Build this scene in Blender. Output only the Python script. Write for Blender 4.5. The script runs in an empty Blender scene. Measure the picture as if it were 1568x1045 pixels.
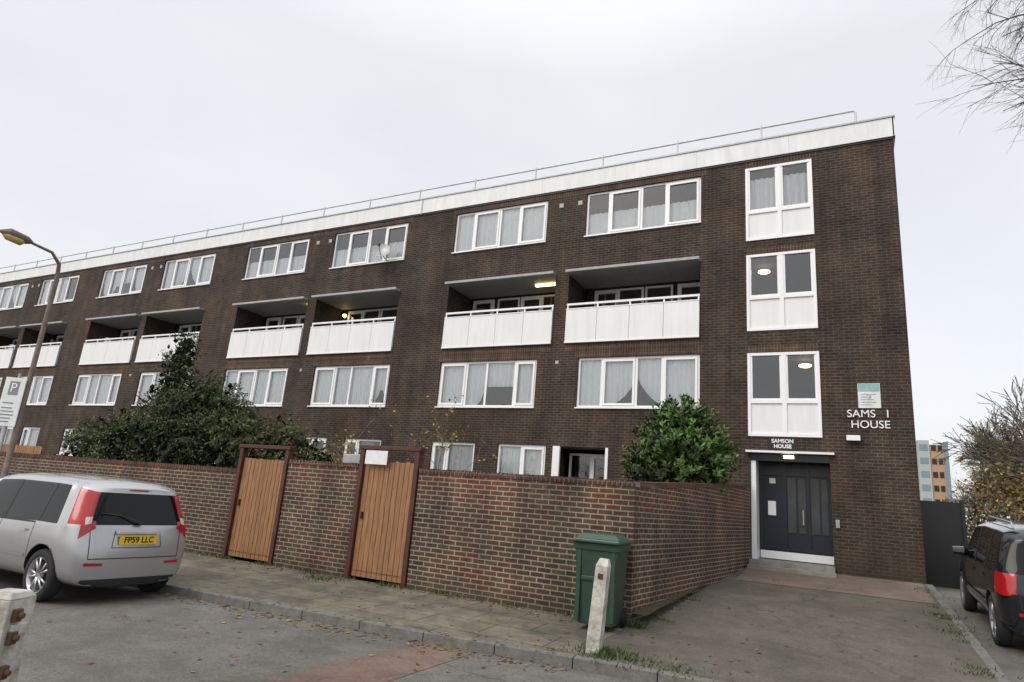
import bpy, math, random, bmesh
from mathutils import Vector, Matrix
from mathutils.bvhtree import BVHTree
random.seed(7)
rnd=random.random
def U(a,b): return a+(b-a)*random.random()
scene=bpy.context.scene
scene.view_settings.view_transform='Standard'; scene.view_settings.look='None'; scene.view_settings.exposure=0

# ---------------------------------------------------------------- materials
def newmat(name):
    m=bpy.data.materials.new(name); m.use_nodes=True
    nt=m.node_tree; b=nt.nodes['Principled BSDF']; return m,nt,b
def N(nt,t,**k):
    n=nt.nodes.new(t)
    for a,v in k.items(): setattr(n,a,v)
    return n
def c4(c): return (c[0],c[1],c[2],1)
def mat(name,col,rough=.7,metal=0,var=.15,scale=6,bump=0,bscale=40,col2=None,stretch=None,spec=.5,coat=0,island=0):
    m,nt,b=newmat(name); L=nt.links.new
    b.inputs['Roughness'].default_value=rough; b.inputs['Metallic'].default_value=metal
    b.inputs['Specular IOR Level'].default_value=spec; b.inputs['Coat Weight'].default_value=coat
    tc=N(nt,'ShaderNodeTexCoord'); mp=N(nt,'ShaderNodeMapping')
    if stretch: mp.inputs['Scale'].default_value=stretch
    L(tc.outputs['Object'],mp.inputs['Vector'])
    n=N(nt,'ShaderNodeTexNoise'); n.inputs['Scale'].default_value=scale; n.inputs['Detail'].default_value=6; n.inputs['Roughness'].default_value=.65
    L(mp.outputs[0],n.inputs['Vector'])
    r=N(nt,'ShaderNodeValToRGB'); r.color_ramp.elements[0].position=.3; r.color_ramp.elements[1].position=.7
    a=col2 if col2 else tuple(x*(1-var) for x in col)
    bb=col if col2 else tuple(min(1,x*(1+var)) for x in col)
    r.color_ramp.elements[0].color=c4(a); r.color_ramp.elements[1].color=c4(bb)
    L(n.outputs['Fac'],r.inputs[0]); out=r.outputs[0]
    if island:
        g=N(nt,'ShaderNodeNewGeometry'); mr=N(nt,'ShaderNodeMapRange'); mr.inputs['To Min'].default_value=1-island; mr.inputs['To Max'].default_value=1+island
        L(g.outputs['Random Per Island'],mr.inputs['Value'])
        h=N(nt,'ShaderNodeHueSaturation'); L(out,h.inputs['Color']); L(mr.outputs[0],h.inputs['Value']); out=h.outputs[0]
    L(out,b.inputs['Base Color'])
    if bump:
        n2=N(nt,'ShaderNodeTexNoise'); n2.inputs['Scale'].default_value=bscale; n2.inputs['Detail'].default_value=4
        L(mp.outputs[0],n2.inputs['Vector'])
        bp=N(nt,'ShaderNodeBump'); bp.inputs['Strength'].default_value=bump; bp.inputs['Distance'].default_value=.02
        L(n2.outputs['Fac'],bp.inputs['Height']); L(bp.outputs[0],b.inputs['Normal'])
    return m
def mix(nt,f,a,b,mode='MIX'):
    m=N(nt,'ShaderNodeMix',data_type='RGBA',blend_type=mode)
    for s,v in ((0,f),(6,a),(7,b)):
        if isinstance(v,(int,float)): m.inputs[s].default_value=v
        elif isinstance(v,tuple): m.inputs[s].default_value=c4(v)
        else: nt.links.new(v,m.inputs[s])
    return m.outputs[2]
def ramp(nt,src,p0,p1,v0=0,v1=1):
    r=N(nt,'ShaderNodeMapRange'); r.inputs['From Min'].default_value=p0; r.inputs['From Max'].default_value=p1
    r.inputs['To Min'].default_value=v0; r.inputs['To Max'].default_value=v1; nt.links.new(src,r.inputs['Value']); return r.outputs[0]
def noise(nt,vec,sc,det=5,ro=.6):
    n=N(nt,'ShaderNodeTexNoise'); n.inputs['Scale'].default_value=sc; n.inputs['Detail'].default_value=det; n.inputs['Roughness'].default_value=ro
    nt.links.new(vec,n.inputs['Vector']); return n.outputs['Fac']
def brick(name,c1,c2,mortar,red=(.12,.04,.025),redlo=.55,redhi=.7,soldier=False,topred=None,eff=0,ms=.01,bw=.225,rh=.075,flat=False,grime=None,effc=(.3,.29,.27)):
    m,nt,b=newmat(name); L=nt.links.new
    b.inputs['Roughness'].default_value=.85; b.inputs['Specular IOR Level'].default_value=.25
    tc=N(nt,'ShaderNodeTexCoord'); s=N(nt,'ShaderNodeSeparateXYZ'); L(tc.outputs['Object'],s.inputs[0])
    ad=N(nt,'ShaderNodeMath',operation='ADD'); L(s.outputs[0],ad.inputs[0]); L(s.outputs[1],ad.inputs[1])
    cb=N(nt,'ShaderNodeCombineXYZ')
    if flat: L(s.outputs[0],cb.inputs[0]); L(s.outputs[1],cb.inputs[1])
    elif soldier: L(s.outputs[2],cb.inputs[0]); L(ad.outputs[0],cb.inputs[1])
    else: L(ad.outputs[0],cb.inputs[0]); L(s.outputs[2],cb.inputs[1])
    wn=N(nt,'ShaderNodeTexNoise'); wn.inputs['Scale'].default_value=3; L(tc.outputs['Object'],wn.inputs['Vector'])
    wv=N(nt,'ShaderNodeVectorMath',operation='SCALE'); wv.inputs['Scale'].default_value=.012; L(wn.outputs[1],wv.inputs[0])
    wa=N(nt,'ShaderNodeVectorMath',operation='ADD'); L(cb.outputs[0],wa.inputs[0]); L(wv.outputs[0],wa.inputs[1]); vec=wa.outputs[0]
    bt=N(nt,'ShaderNodeTexBrick'); bt.inputs['Scale'].default_value=1; bt.inputs['Brick Width'].default_value=bw; bt.inputs['Row Height'].default_value=rh
    bt.inputs['Mortar Size'].default_value=ms; bt.inputs['Mortar Smooth'].default_value=.2
    if soldier: bt.offset=0
    bt.inputs['Color1'].default_value=c4(c1); bt.inputs['Color2'].default_value=c4(c2); bt.inputs['Mortar'].default_value=c4(mortar)
    L(vec,bt.inputs['Vector'])
    b2=N(nt,'ShaderNodeTexBrick')
    for k in ('Scale','Brick Width','Row Height','Mortar Size'): b2.inputs[k].default_value=bt.inputs[k].default_value
    b2.inputs['Color1'].default_value=(0,0,0,1); b2.inputs['Color2'].default_value=(1,1,1,1); b2.inputs['Mortar'].default_value=(0,0,0,1)
    if soldier: b2.offset=0
    L(vec,b2.inputs['Vector'])
    big=noise(nt,tc.outputs['Object'],.6,4,.65)
    sm=noise(nt,tc.outputs['Object'],9,6,.75)
    f=ramp(nt,big,redlo-.15,redhi)
    if topred:
        zz=ramp(nt,s.outputs[2],topred[0],topred[1],0,.9)
        a2=N(nt,'ShaderNodeMath',operation='ADD'); L(f,a2.inputs[0]); L(zz,a2.inputs[1]); f=a2.outputs[0]
    mu=N(nt,'ShaderNodeMath',operation='MULTIPLY',use_clamp=True); L(f,mu.inputs[0]); L(b2.outputs['Color'],mu.inputs[1])
    col=mix(nt,mu.outputs[0],bt.outputs['Color'],red)
    mot=noise(nt,tc.outputs['Object'],1.1,5,.7)
    col=mix(nt,1.0,col,mix(nt,sm,(.5,.51,.53),(1.55,1.51,1.45)),'MULTIPLY')
    col=mix(nt,1.0,col,mix(nt,ramp(nt,mot,.35,.68),(.66,.67,.70),(1.36,1.30,1.20)),'MULTIPLY')
    streak=N(nt,'ShaderNodeMapping'); streak.inputs['Scale'].default_value=(1.5,1.5,.1); L(tc.outputs['Object'],streak.inputs[0])
    st=noise(nt,streak.outputs[0],1.8,6,.65)
    col=mix(nt,1.0,col,mix(nt,ramp(nt,st,.35,.7),(.72,.72,.73),(1.18,1.15,1.1)),'MULTIPLY')
    if eff:
        e=noise(nt,tc.outputs['Object'],1.6,9,.85)
        ee=ramp(nt,e,.56,.85,0,eff); col=mix(nt,ee,col,effc)
    if grime:
        gz_=ramp(nt,s.outputs[2],grime[0],grime[1],1,0); gm=N(nt,'ShaderNodeMath',operation='MULTIPLY',use_clamp=True); L(gz_,gm.inputs[0]); L(ramp(nt,sm,.3,.6,.3,1),gm.inputs[1])
        col=mix(nt,gm.outputs[0],col,(.035,.036,.022))
    L(col,b.inputs['Base Color'])
    bp=N(nt,'ShaderNodeBump'); bp.inputs['Strength'].default_value=.6; bp.inputs['Distance'].default_value=.012; bp.invert=True
    L(bt.outputs['Fac'],bp.inputs['Height'])
    bp2=N(nt,'ShaderNodeBump'); bp2.inputs['Strength'].default_value=.4; bp2.inputs['Distance'].default_value=.01; L(noise(nt,tc.outputs['Object'],60,3,.7),bp2.inputs['Height']); L(bp.outputs[0],bp2.inputs['Normal']); L(bp2.outputs[0],b.inputs['Normal'])
    return m
def emis(name,col,st):
    m,nt,b=newmat(name); b.inputs['Base Color'].default_value=c4(col); b.inputs['Emission Color'].default_value=c4(col); b.inputs['Emission Strength'].default_value=st; return m
def glassmat():
    m,nt,b=newmat('window_glass'); L=nt.links.new
    nt.nodes.remove(b); o=nt.nodes['Material Output']
    t=N(nt,'ShaderNodeBsdfTransparent'); t.inputs[0].default_value=(.90,.93,.93,1)
    g=N(nt,'ShaderNodeBsdfGlossy'); g.inputs['Roughness'].default_value=.02; g.inputs[0].default_value=(.92,.96,1,1)
    tc=N(nt,'ShaderNodeTexCoord'); n=noise(nt,tc.outputs['Object'],1.5,2)
    bp=N(nt,'ShaderNodeBump'); bp.inputs['Strength'].default_value=.15; bp.inputs['Distance'].default_value=.05; L(n,bp.inputs['Height']); L(bp.outputs[0],g.inputs['Normal'])
    fr=N(nt,'ShaderNodeFresnel'); fr.inputs[0].default_value=1.5
    ad=N(nt,'ShaderNodeMath',operation='MULTIPLY_ADD',use_clamp=True); L(fr.outputs[0],ad.inputs[0]); ad.inputs[1].default_value=1.3; ad.inputs[2].default_value=.06
    mx=N(nt,'ShaderNodeMixShader'); L(ad.outputs[0],mx.inputs[0]); L(t.outputs[0],mx.inputs[1]); L(g.outputs[0],mx.inputs[2]); L(mx.outputs[0],o.inputs[0])
    return m
M={}
M['brick']=brick('facade_brick',(.060,.045,.035),(.030,.025,.023),(.105,.094,.082),red=(.082,.040,.029),redlo=.52,redhi=.75,eff=.14,effc=(.14,.125,.11),grime=(-1.2,-.2))
M['soldier']=brick('soldier_brick',(.095,.062,.044),(.05,.036,.03),(.14,.12,.10),soldier=True,redlo=.4,redhi=.7,red=(.11,.055,.035))
M['gbrick']=brick('garden_wall_brick',(.092,.066,.048),(.040,.033,.030),(.27,.25,.205),red=(.15,.05,.034),redlo=.5,redhi=.75,topred=(-.2,.3),eff=.6,effc=(.28,.265,.23),grime=(-1.7,-1.2))
M['coping']=brick('coping_brick',(.11,.052,.04),(.05,.035,.03),(.15,.13,.11),red=(.14,.05,.032),redlo=.35,redhi=.65,bw=.075,rh=.4,eff=.35,effc=(.11,.115,.085))
M['white']=mat('white_upvc',(.86,.87,.88),.35,var=.03,scale=2)
M['panel']=mat('white_balcony_panel',(.84,.85,.86),.5,var=.05,scale=2.5,stretch=(2,1,.25),col2=(.74,.75,.75))
M['fascia']=mat('white_fascia_board',(.83,.84,.85),.5,var=.07,scale=2.2,stretch=(2,1,.35),col2=(.68,.69,.68))
M['glass']=glassmat()
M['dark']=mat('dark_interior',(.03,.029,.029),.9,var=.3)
M['net']=mat('net_curtain',(.90,.91,.92),.9,var=.05,scale=8,stretch=(3,1,.4))
M['curt']=mat('coloured_curtain',(.32,.42,.56),.9,var=.25,scale=8,stretch=(3,1,.4))
M['ceil']=mat('balcony_ceiling',(.20,.20,.19),.8)
M['conc']=mat('concrete',(.24,.232,.215),.85,var=.25,scale=5,bump=.3)
M['grey']=mat('grey_metal',(.35,.36,.37),.45,metal=.3)
M['edge']=mat('grey_canopy_edge',(.36,.37,.37),.6)
M['vent']=mat('vent_grille',(.42,.41,.37),.6)
M['railp']=mat('railing_paint',(.62,.63,.64),.5)
M['black']=mat('black_paint',(.012,.012,.014),.35)
M['navy']=mat('navy_door_paint',(.009,.014,.026),.3)
M['doorglass']=mat('wired_door_glass',(.04,.045,.05),.15,var=.4,scale=3)
M['lamp']=emis('lit_lamp',(1,.72,.3),6)
M['lampw']=emis('lit_warm_lamp',(1,.86,.55),6)
M['roof']=mat('roof_felt',(.08,.08,.08),.9)
def asphalt(name,c,big=(.8,1.2)):
    m,nt,b=newmat(name); L=nt.links.new; tc=N(nt,'ShaderNodeTexCoord'); o=tc.outputs['Object']
    b.inputs['Roughness'].default_value=.82; b.inputs['Specular IOR Level'].default_value=.35
    fine=noise(nt,o,95,3,.85); mid=noise(nt,o,2.2,8,.75); bg=noise(nt,o,.35,4,.6); med=noise(nt,o,22,5,.8)
    col=mix(nt,ramp(nt,fine,.3,.7),tuple(x*.4 for x in c),tuple(x*1.7 for x in c))
    col=mix(nt,1.0,col,mix(nt,ramp(nt,med,.3,.7),(.78,.78,.78),(1.22,1.2,1.17)),'MULTIPLY')
    col=mix(nt,1.0,col,mix(nt,ramp(nt,mid,.3,.7),(.72,.72,.72),(1.26,1.24,1.20)),'MULTIPLY')
    col=mix(nt,1.0,col,mix(nt,ramp(nt,bg,.35,.65),(big[0],)*3,(big[1],)*3),'MULTIPLY')
    v=N(nt,'ShaderNodeTexVoronoi',feature='DISTANCE_TO_EDGE'); v.inputs['Scale'].default_value=.3
    w=N(nt,'ShaderNodeMixRGB'); w.inputs[0].default_value=.3; L(o,w.inputs[1])
    nn=N(nt,'ShaderNodeTexNoise'); nn.inputs['Scale'].default_value=2.0; nn.inputs['Detail'].default_value=8; L(o,nn.inputs[0]); L(nn.outputs[1],w.inputs[2]); L(w.outputs[0],v.inputs['Vector'])
    cr=ramp(nt,v.outputs['Distance'],0,.004,.45,0)
    col=mix(nt,cr,col,(.03,.03,.028))
    L(col,b.inputs['Base Color'])
    bp=N(nt,'ShaderNodeBump'); bp.inputs['Strength'].default_value=.6; bp.inputs['Distance'].default_value=.008; L(fine,bp.inputs['Height']); L(bp.outputs[0],b.inputs['Normal'])
    return m
M['road']=asphalt('road_asphalt',(.125,.121,.114))
M['fore']=asphalt('forecourt_tarmac',(.098,.090,.077))
M['redtar']=asphalt('red_tarmac_patch',(.155,.11,.094))
M['pink']=asphalt('pinkish_concrete',(.165,.13,.112))
M['slab']=brick('paving_slabs',(.165,.157,.13),(.125,.12,.10),(.06,.062,.04),red=(.15,.148,.12),ms=.010,bw=.9,rh=.6,flat=True,eff=.35,effc=(.085,.09,.055))
M['kerb']=mat('granite_kerb',(.14,.136,.125),.8,var=.3,scale=9,bump=.4)
M['grass']=mat('grass',(.07,.11,.025),.9,var=.4,scale=1.5,bump=.5)
M['soil']=mat('garden_soil',(.05,.045,.025),.95,var=.4)
M['wood']=mat('orange_timber',(.40,.21,.095),.6,var=.3,scale=3.5,stretch=(9,9,.7),col2=(.19,.085,.035),bump=.3,island=.12)
M['frame']=mat('brown_timber_frame',(.07,.022,.015),.6,var=.3,scale=5)
M['paintpost']=mat('weathered_white_paint',(.62,.61,.57),.7,scale=9,col2=(.22,.20,.16),bump=.3)

# ---------------------------------------------------------------- mesh builder
class MB:
    def __init__(s): s.v=[];s.f=[];s.m=[];s.mats=[]
    def mi(s,k):
        mm=M[k] if isinstance(k,str) else k
        if mm not in s.mats: s.mats.append(mm)
        return s.mats.index(mm)
    def quad(s,a,b,c,d,k):
        n=len(s.v); s.v+=[tuple(a),tuple(b),tuple(c),tuple(d)]; s.f.append((n,n+1,n+2,n+3)); s.m.append(s.mi(k))
    def box(s,x0,x1,y0,y1,z0,z1,k,T=None):
        n=len(s.v); p=[(x0,y0,z0),(x1,y0,z0),(x1,y1,z0),(x0,y1,z0),(x0,y0,z1),(x1,y0,z1),(x1,y1,z1),(x0,y1,z1)]
        if T: p=[tuple(T@Vector(q)) for q in p]
        s.v+=p; i=s.mi(k)
        for f in ((0,3,2,1),(4,5,6,7),(0,1,5,4),(1,2,6,5),(2,3,7,6),(3,0,4,7)): s.f.append(tuple(n+j for j in f)); s.m.append(i)
    def tube(s,pts,rs,n,k,cap=True):
        i=s.mi(k); base=len(s.v); P=[Vector(p) for p in pts]
        for j,p in enumerate(P):
            d=(P[min(j+1,len(P)-1)]-P[max(j-1,0)]); d=d.normalized() if d.length>1e-9 else Vector((0,0,1))
            a=d.orthogonal().normalized() if j==0 else (a-d*a.dot(d)).normalized()
            b=d.cross(a)
            for q in range(n):
                t=2*math.pi*q/n; s.v.append(tuple(p+(a*math.cos(t)+b*math.sin(t))*rs[j]))
        for j in range(len(P)-1):
            for q in range(n):
                s.f.append((base+j*n+q,base+j*n+(q+1)%n,base+(j+1)*n+(q+1)%n,base+(j+1)*n+q)); s.m.append(i)
        if cap and n>2:
            s.f.append(tuple(base+q for q in range(n))[::-1]); s.m.append(i)
            e=base+(len(P)-1)*n; s.f.append(tuple(e+q for q in range(n))); s.m.append(i)
    def lathe(s,prof,O,A,n,k):
        O=Vector(O);A=Vector(A).normalized();a=A.orthogonal().normalized();b=A.cross(a);base=len(s.v)
        for r,h in prof:
            for q in range(n):
                t=2*math.pi*q/n; s.v.append(tuple(O+A*h+(a*math.cos(t)+b*math.sin(t))*r))
        for j in range(len(prof)-1):
            for q in range(n):
                s.f.append((base+j*n+q,base+j*n+(q+1)%n,base+(j+1)*n+(q+1)%n,base+(j+1)*n+q)); s.m.append(s.mi(k[j] if isinstance(k,list) else k))
    def build(s,name,parent=None,smooth=False,bevel=0):
        me=bpy.data.meshes.new(name); me.from_pydata(s.v,[],s.f)
        for mm in s.mats: me.materials.append(mm)
        me.polygons.foreach_set('material_index',s.m)
        if smooth: me.polygons.foreach_set('use_smooth',[True]*len(me.polygons))
        me.update(); o=bpy.data.objects.new(name,me); scene.collection.objects.link(o)
        if parent: o.parent=parent
        if bevel:
            bv=o.modifiers.new('b','BEVEL'); bv.width=bevel; bv.segments=2
        return o
def empty(name):
    o=bpy.data.objects.new(name,None); scene.collection.objects.link(o); o.empty_display_size=.2; return o
def text(s,size,loc,rot,mk,name,parent,ext=.006,align='CENTER',bold=0):
    cu=bpy.data.curves.new(name,'FONT'); cu.body=s; cu.size=size; cu.extrude=ext; cu.align_x=align; cu.align_y='CENTER'; cu.offset=bold
    cu.materials.append(M[mk] if isinstance(mk,str) else mk)
    o=bpy.data.objects.new(name,cu); scene.collection.objects.link(o); o.location=loc; o.rotation_euler=rot
    if parent: o.parent=parent
    return o

# ---------------------------------------------------------------- camera
R=Vector((.8875,.454,.0791)).normalized();F=Vector((-.4588,.8545,.2437)).normalized()
F=(F-R*F.dot(R)).normalized();UP=R.cross(F)
cd=bpy.data.cameras.new('camera'); cam=bpy.data.objects.new('camera',cd); scene.collection.objects.link(cam)
cam.matrix_world=Matrix((( R.x,UP.x,-F.x,0),(R.y,UP.y,-F.y,0),(R.z,UP.z,-F.z,0),(0,0,0,1)))
cd.sensor_width=36; cd.lens=974/1568*36; cd.clip_end=3000; cd.clip_start=.05
scene.camera=cam

# ---------------------------------------------------------------- world
w=bpy.data.worlds.new('World'); scene.world=w; w.use_nodes=True; nt=w.node_tree; L=nt.links.new
bg=nt.nodes['Background']; wo=nt.nodes['World Output']
sky=N(nt,'ShaderNodeTexSky'); sky.sky_type='NISHITA'; sky.sun_disc=False
sky.air_density=1; sky.dust_density=5
L(sky.outputs[0],bg.inputs[0]); bg.inputs[1].default_value=.05
tc=N(nt,'ShaderNodeTexCoord'); sp=N(nt,'ShaderNodeSeparateXYZ'); L(tc.outputs['Generated'],sp.inputs[0])
mpw=N(nt,'ShaderNodeMapping'); mpw.inputs['Scale'].default_value=(1,1,2.2); L(tc.outputs['Generated'],mpw.inputs[0])
cl=noise(nt,mpw.outputs[0],1.5,6,.55)
cloud=mix(nt,ramp(nt,cl,.34,.66),(.77,.768,.77),(.87,.862,.855))
bg2=N(nt,'ShaderNodeBackground'); L(cloud,bg2.inputs[0])
L(ramp(nt,sp.outputs[2],.6,1.0,.93,1.8),bg2.inputs[1])
ad=N(nt,'ShaderNodeAddShader'); L(bg.outputs[0],ad.inputs[0]); L(bg2.outputs[0],ad.inputs[1]); L(ad.outputs[0],wo.inputs[0])
sd=bpy.data.lights.new('sun','SUN'); sd.energy=1.2; sd.angle=math.radians(35); sd.color=(1,.975,.945)
so=bpy.data.objects.new('sun',sd); scene.collection.objects.link(so)
sdir=Vector((-.35,-.75,.85)).normalized(); so.rotation_euler=sdir.to_track_quat('Z','Y').to_euler(); so.location=sdir*30
sky.sun_rotation=math.atan2(sdir.x,sdir.y); sky.sun_elevation=math.asin(sdir.z)

# ---------------------------------------------------------------- heights
def interp(x,pts):
    if x<=pts[0][0]: return pts[0][1]
    for (a,b),(c,d) in zip(pts,pts[1:]):
        if x<=c: return b+(d-b)*(x-a)/(c-a)
    return pts[-1][1]
def hz(y): return interp(y,[(7.1,-1.57),(9.08,-1.5),(16.8,-1.0)])
def gz(y): return interp(y,[(7.1,-1.68),(9.08,-1.61),(16.8,-1.11)])
def ky(x):
    if x>.6:
        t=min(1,(x-.6)/.9); return 8.1-.9*math.sqrt(max(0,1-t*t))
    return interp(x,[(-60,6.2),(-8.5,6.5),(-4.7,6.75),(-2.6,7.0),(.6,7.2)])
mb=MB(); ys=[-300,-60,0,7.1,9.08,16.8,40,150,900]
for a,b in zip(ys,ys[1:]):
    xs=[-600,-60,-20,20,60,600]
    for c,d in zip(xs,xs[1:]): mb.quad((c,a,gz(a)),(d,a,gz(a)),(d,b,gz(b)),(c,b,gz(b)),'road')
mb.build('ground')
mb=MB(); mb.quad((-200,30,-1.1),(400,30,-1.1),(400,900,-1.1),(-200,900,-1.1),'grass'); mb.build('grass_field')
mb=MB()
mb.quad((-4.55,-2,-1.676),(-3.8,-2,-1.676),(-3.8,6.9,-1.676),(-4.55,6.9,-1.676),'redtar'); mb.build('red_tarmac_strip')
mb=MB(); xs=[-60,-40,-30,-22]+[-20+i for i in range(17)]+[-2.7]
for a,b in zip(xs,xs[1:]):
    ka,kb=ky(a)+.14,ky(b)+.14
    mb.quad((a,ka,-1.57),(b,kb,-1.57),(b,9.08,hz(9.08)),(a,9.08,hz(9.08)),'slab')
mb.build('pavement')
mb=MB(); xs=[-2.7,-2,-1,0,.6,.8,1.0,1.2,1.37]
for a,b in zip(xs,xs[1:]):
    ka,kb=ky(a)+.12,ky(b)+.12
    rows=[(ka,kb),(9.08,9.08),(12,12),(16.9,16.9)]
    for (p,q),(r,s) in zip(rows,rows[1:]): mb.quad((a,p,hz(p)),(b,q,hz(q)),(b,s,hz(s)),(a,r,hz(r)),'fore')
mb.build('forecourt')
mb=MB(); mb.quad((-2.1,14.2,hz(14.2)+.004),(1.3,14.2,hz(14.2)+.004),(1.3,16.79,hz(16.79)+.004),(-2.1,16.79,hz(16.79)+.004),'pink'); mb.build('concrete_path')
mb=MB(); mb.quad((-60,9.1,-1.35),(-2.5,9.1,-1.35),(-2.3,17,-1.0),(-60,17,-1.0),'soil'); mb.build('garden_soil')
path=[(x,ky(x)) for x in [-45+.9*i for i in range(51)]]; path=[p for p in path if p[0]<.5]+[(.6+.9*math.sin(t),8.1-.9*math.cos(t)) for t in (0,.4,.8,1.2,1.57)]+[(1.5,8.1+.9*i) for i in range(1,10)]+[(1.5,16.78)]
mb=MB()
for i,(p,q) in enumerate(zip(path,path[1:])):
    p=Vector((p[0],p[1],0));q=Vector((q[0],q[1],0));d=(q-p).normalized();n=Vector((-d.y,d.x,0));g=.004
    a=p+d*g;b=q-d*g;dz=U(-.005,.005)
    za,zb=hz(a.y)+.005+dz,hz(b.y)+.005+dz
    P=[a,b,b+n*.135,a+n*.135]; Z=[za,zb,zb,za]
    base=len(mb.v)
    for pp,z in zip(P,Z): mb.v.append((pp.x,pp.y,z-.3))
    for pp,z in zip(P,Z): mb.v.append((pp.x,pp.y,z))
    k=mb.mi('kerb')
    for f in ((0,3,2,1),(4,5,6,7),(0,1,5,4),(1,2,6,5),(2,3,7,6),(3,0,4,7)): mb.f.append(tuple(base+j for j in f)); mb.m.append(k)
mb.build('kerb',bevel=.012)

# ---------------------------------------------------------------- building
FY=16.8; blk=empty('brick_apartment_block')
cs=[-7.46-10.28*k for k in range(5)]
XL,XR=-54.5,1.39
op=[]; win=[]; balc=[]
for ci,c in enumerate(cs):
    for sgn in (1,-1):
        wa,wb=sorted((c+sgn*.66,c+sgn*4.12))
        win+= [(wa,wb,8.0,9.43,'top'),(wa,wb,2.74,4.19,'first')]
        ba,bb=sorted((c+sgn*.22,c+sgn*4.11)); balc.append((ba,bb,4.64,6.86))
        ga,gb=sorted((c+sgn*2.55,c+sgn*4.14)); win.append((ga,gb,.45,1.64,'g'))
        if sgn==-1 or ci>0:
            ga,gb=sorted((c+sgn*.18,c+sgn*1.76)); win.append((ga,gb,.45,1.64,'g'))
porch=(-7.35,-5.75,-1.1,1.62)
stair=[(-2.15,-.48,7.25,9.40,8.07),(-2.15,-.48,4.74,6.84,5.63),(-2.15,-.48,2.04,4.15,2.90)]
door=(-2.1,-.35,-1.1,1.62)
op=[w[:4] for w in win]+balc+[s[:4] for s in stair]+[door,porch]
xs=sorted(set([XL,XR]+[round(o[0],3) for o in op]+[round(o[1],3) for o in op])); zs=sorted(set([-1.3,10.2]+[o[2] for o in op]+[o[3] for o in op]))
mb=MB()
for a,b in zip(xs,xs[1:]):
    for c,d in zip(zs,zs[1:]):
        mx,mz=(a+b)/2,(c+d)/2
        if not any(o[0]<mx<o[1] and o[2]<mz<o[3] for o in op): mb.quad((a,FY,c),(b,FY,c),(b,FY,d),(a,FY,d),'brick')
mb.quad((XR,FY,-1.3),(XR,26,-1.3),(XR,26,10.2),(XR,FY,10.2),'brick')
mb.quad((XL,26,-1.3),(XL,FY,-1.3),(XL,FY,10.2),(XL,26,10.2),'brick')
mb.quad((XR,26,-1.3),(XL,26,-1.3),(XL,26,10.2),(XR,26,10.2),'brick')
for o in op:
    x0,x1,z0,z1=o; d=1.45 if o in balc else .18
    if o in (door,porch): d=.8
    y1=FY+d
    mb.quad((x0,FY,z0),(x0,FY,z1),(x0,y1,z1),(x0,y1,z0),'brick'); mb.quad((x1,FY,z0),(x1,y1,z0),(x1,y1,z1),(x1,FY,z1),'brick')
    mb.quad((x0,FY,z1),(x1,FY,z1),(x1,y1,z1),(x0,y1,z1),'ceil' if o in balc or o in(door,porch) else 'brick')
    mb.quad((x0,FY,z0),(x0,y1,z0),(x1,y1,z0),(x1,FY,z0),'conc')
mb.build('brick_walls',blk)
mb=MB()
mb.quad((XL,FY,10.19),(XR,FY,10.19),(XR,26,10.19),(XL,26,10.19),'roof'); mb.build('flat_roof',blk)
mb=MB(); x=XR+.03
while x>XL:
    xn=max(x-2.44,XL); mb.box(xn+.004,x,FY-.06,FY+.05,9.66,10.19,'fascia'); x=xn
mb.box(XR+.002,XR+.055,FY-.06,26,9.66,10.19,'fascia')
mb.box(XL,XR+.07,FY-.085,FY+.1,10.192,10.235,'grey')
mb.box(XL,XR+.01,FY-.03,FY+.02,9.61,9.655,'black')
mb.box(-13.08,-13.04,FY-.075,FY-.06,9.62,10.19,'grey'); mb.build('white_fascia',blk)
mb=MB()
for (a,b,z0,z1,k) in win:
    if k=='first': mb.box(a-.1,b+.1,FY-.004,FY+.02,z1+.003,z1+.22,'soldier'); mb.box(a-.1,b+.1,FY-.004,FY+.02,z0-.08,z0-.004,'soldier')
for (a,b,z0,z1) in balc: mb.box(a,b,FY-.004,FY+.02,z0-.24,z0-.02,'soldier')
for s in stair: mb.box(s[0],s[1],FY-.004,FY+.02,s[3]+.003,s[3]+.21,'soldier')
for c in cs: mb.box(c-4.3,c+4.3,FY-.004,FY+.02,9.435,9.6,'soldier')
mb.build('soldier_courses',blk)
fr=MB(); gl=MB(); inn=MB(); cu=MB()
def frame(x0,x1,z0,z1,Y,t=.06,dp=.07):
    fr.box(x0,x1,Y,Y+dp,z0,z0+t,'white'); fr.box(x0,x1,Y,Y+dp,z1-t,z1,'white')
    fr.box(x0,x0+t,Y,Y+dp,z0+t,z1-t,'white'); fr.box(x1-t,x1,Y,Y+dp,z0+t,z1-t,'white')
def curtain(x0,x1,z0,z1,Y,k,bot=None):
    n=max(8,int((x1-x0)/.045)); ph=U(0,6); am=U(.012,.03)
    pts=[]
    for i in range(n+1):
        t=i/n; zb=z0 if bot is None else z0+(z1-z0)*bot(t)
        pts.append((x0+(x1-x0)*t, Y+am*math.sin(i*1.9+ph)+.012*math.sin(i*.7),zb))
    for p,q in zip(pts,pts[1:]): cu.quad((p[0],p[1],p[2]),(q[0],q[1],q[2]),(q[0],q[1],z1),(p[0],p[1],z1),k)
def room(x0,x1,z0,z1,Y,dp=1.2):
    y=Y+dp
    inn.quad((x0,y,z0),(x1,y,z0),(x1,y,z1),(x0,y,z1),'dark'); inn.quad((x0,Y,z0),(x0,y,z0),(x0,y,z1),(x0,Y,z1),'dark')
    inn.quad((x1,Y,z0),(x1,y,z0),(x1,y,z1),(x1,Y,z1),'dark'); inn.quad((x0,Y,z0),(x1,Y,z0),(x1,y,z0),(x0,y,z0),'dark'); inn.quad((x0,Y,z1),(x1,Y,z1),(x1,y,z1),(x0,y,z1),'dark')
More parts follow.
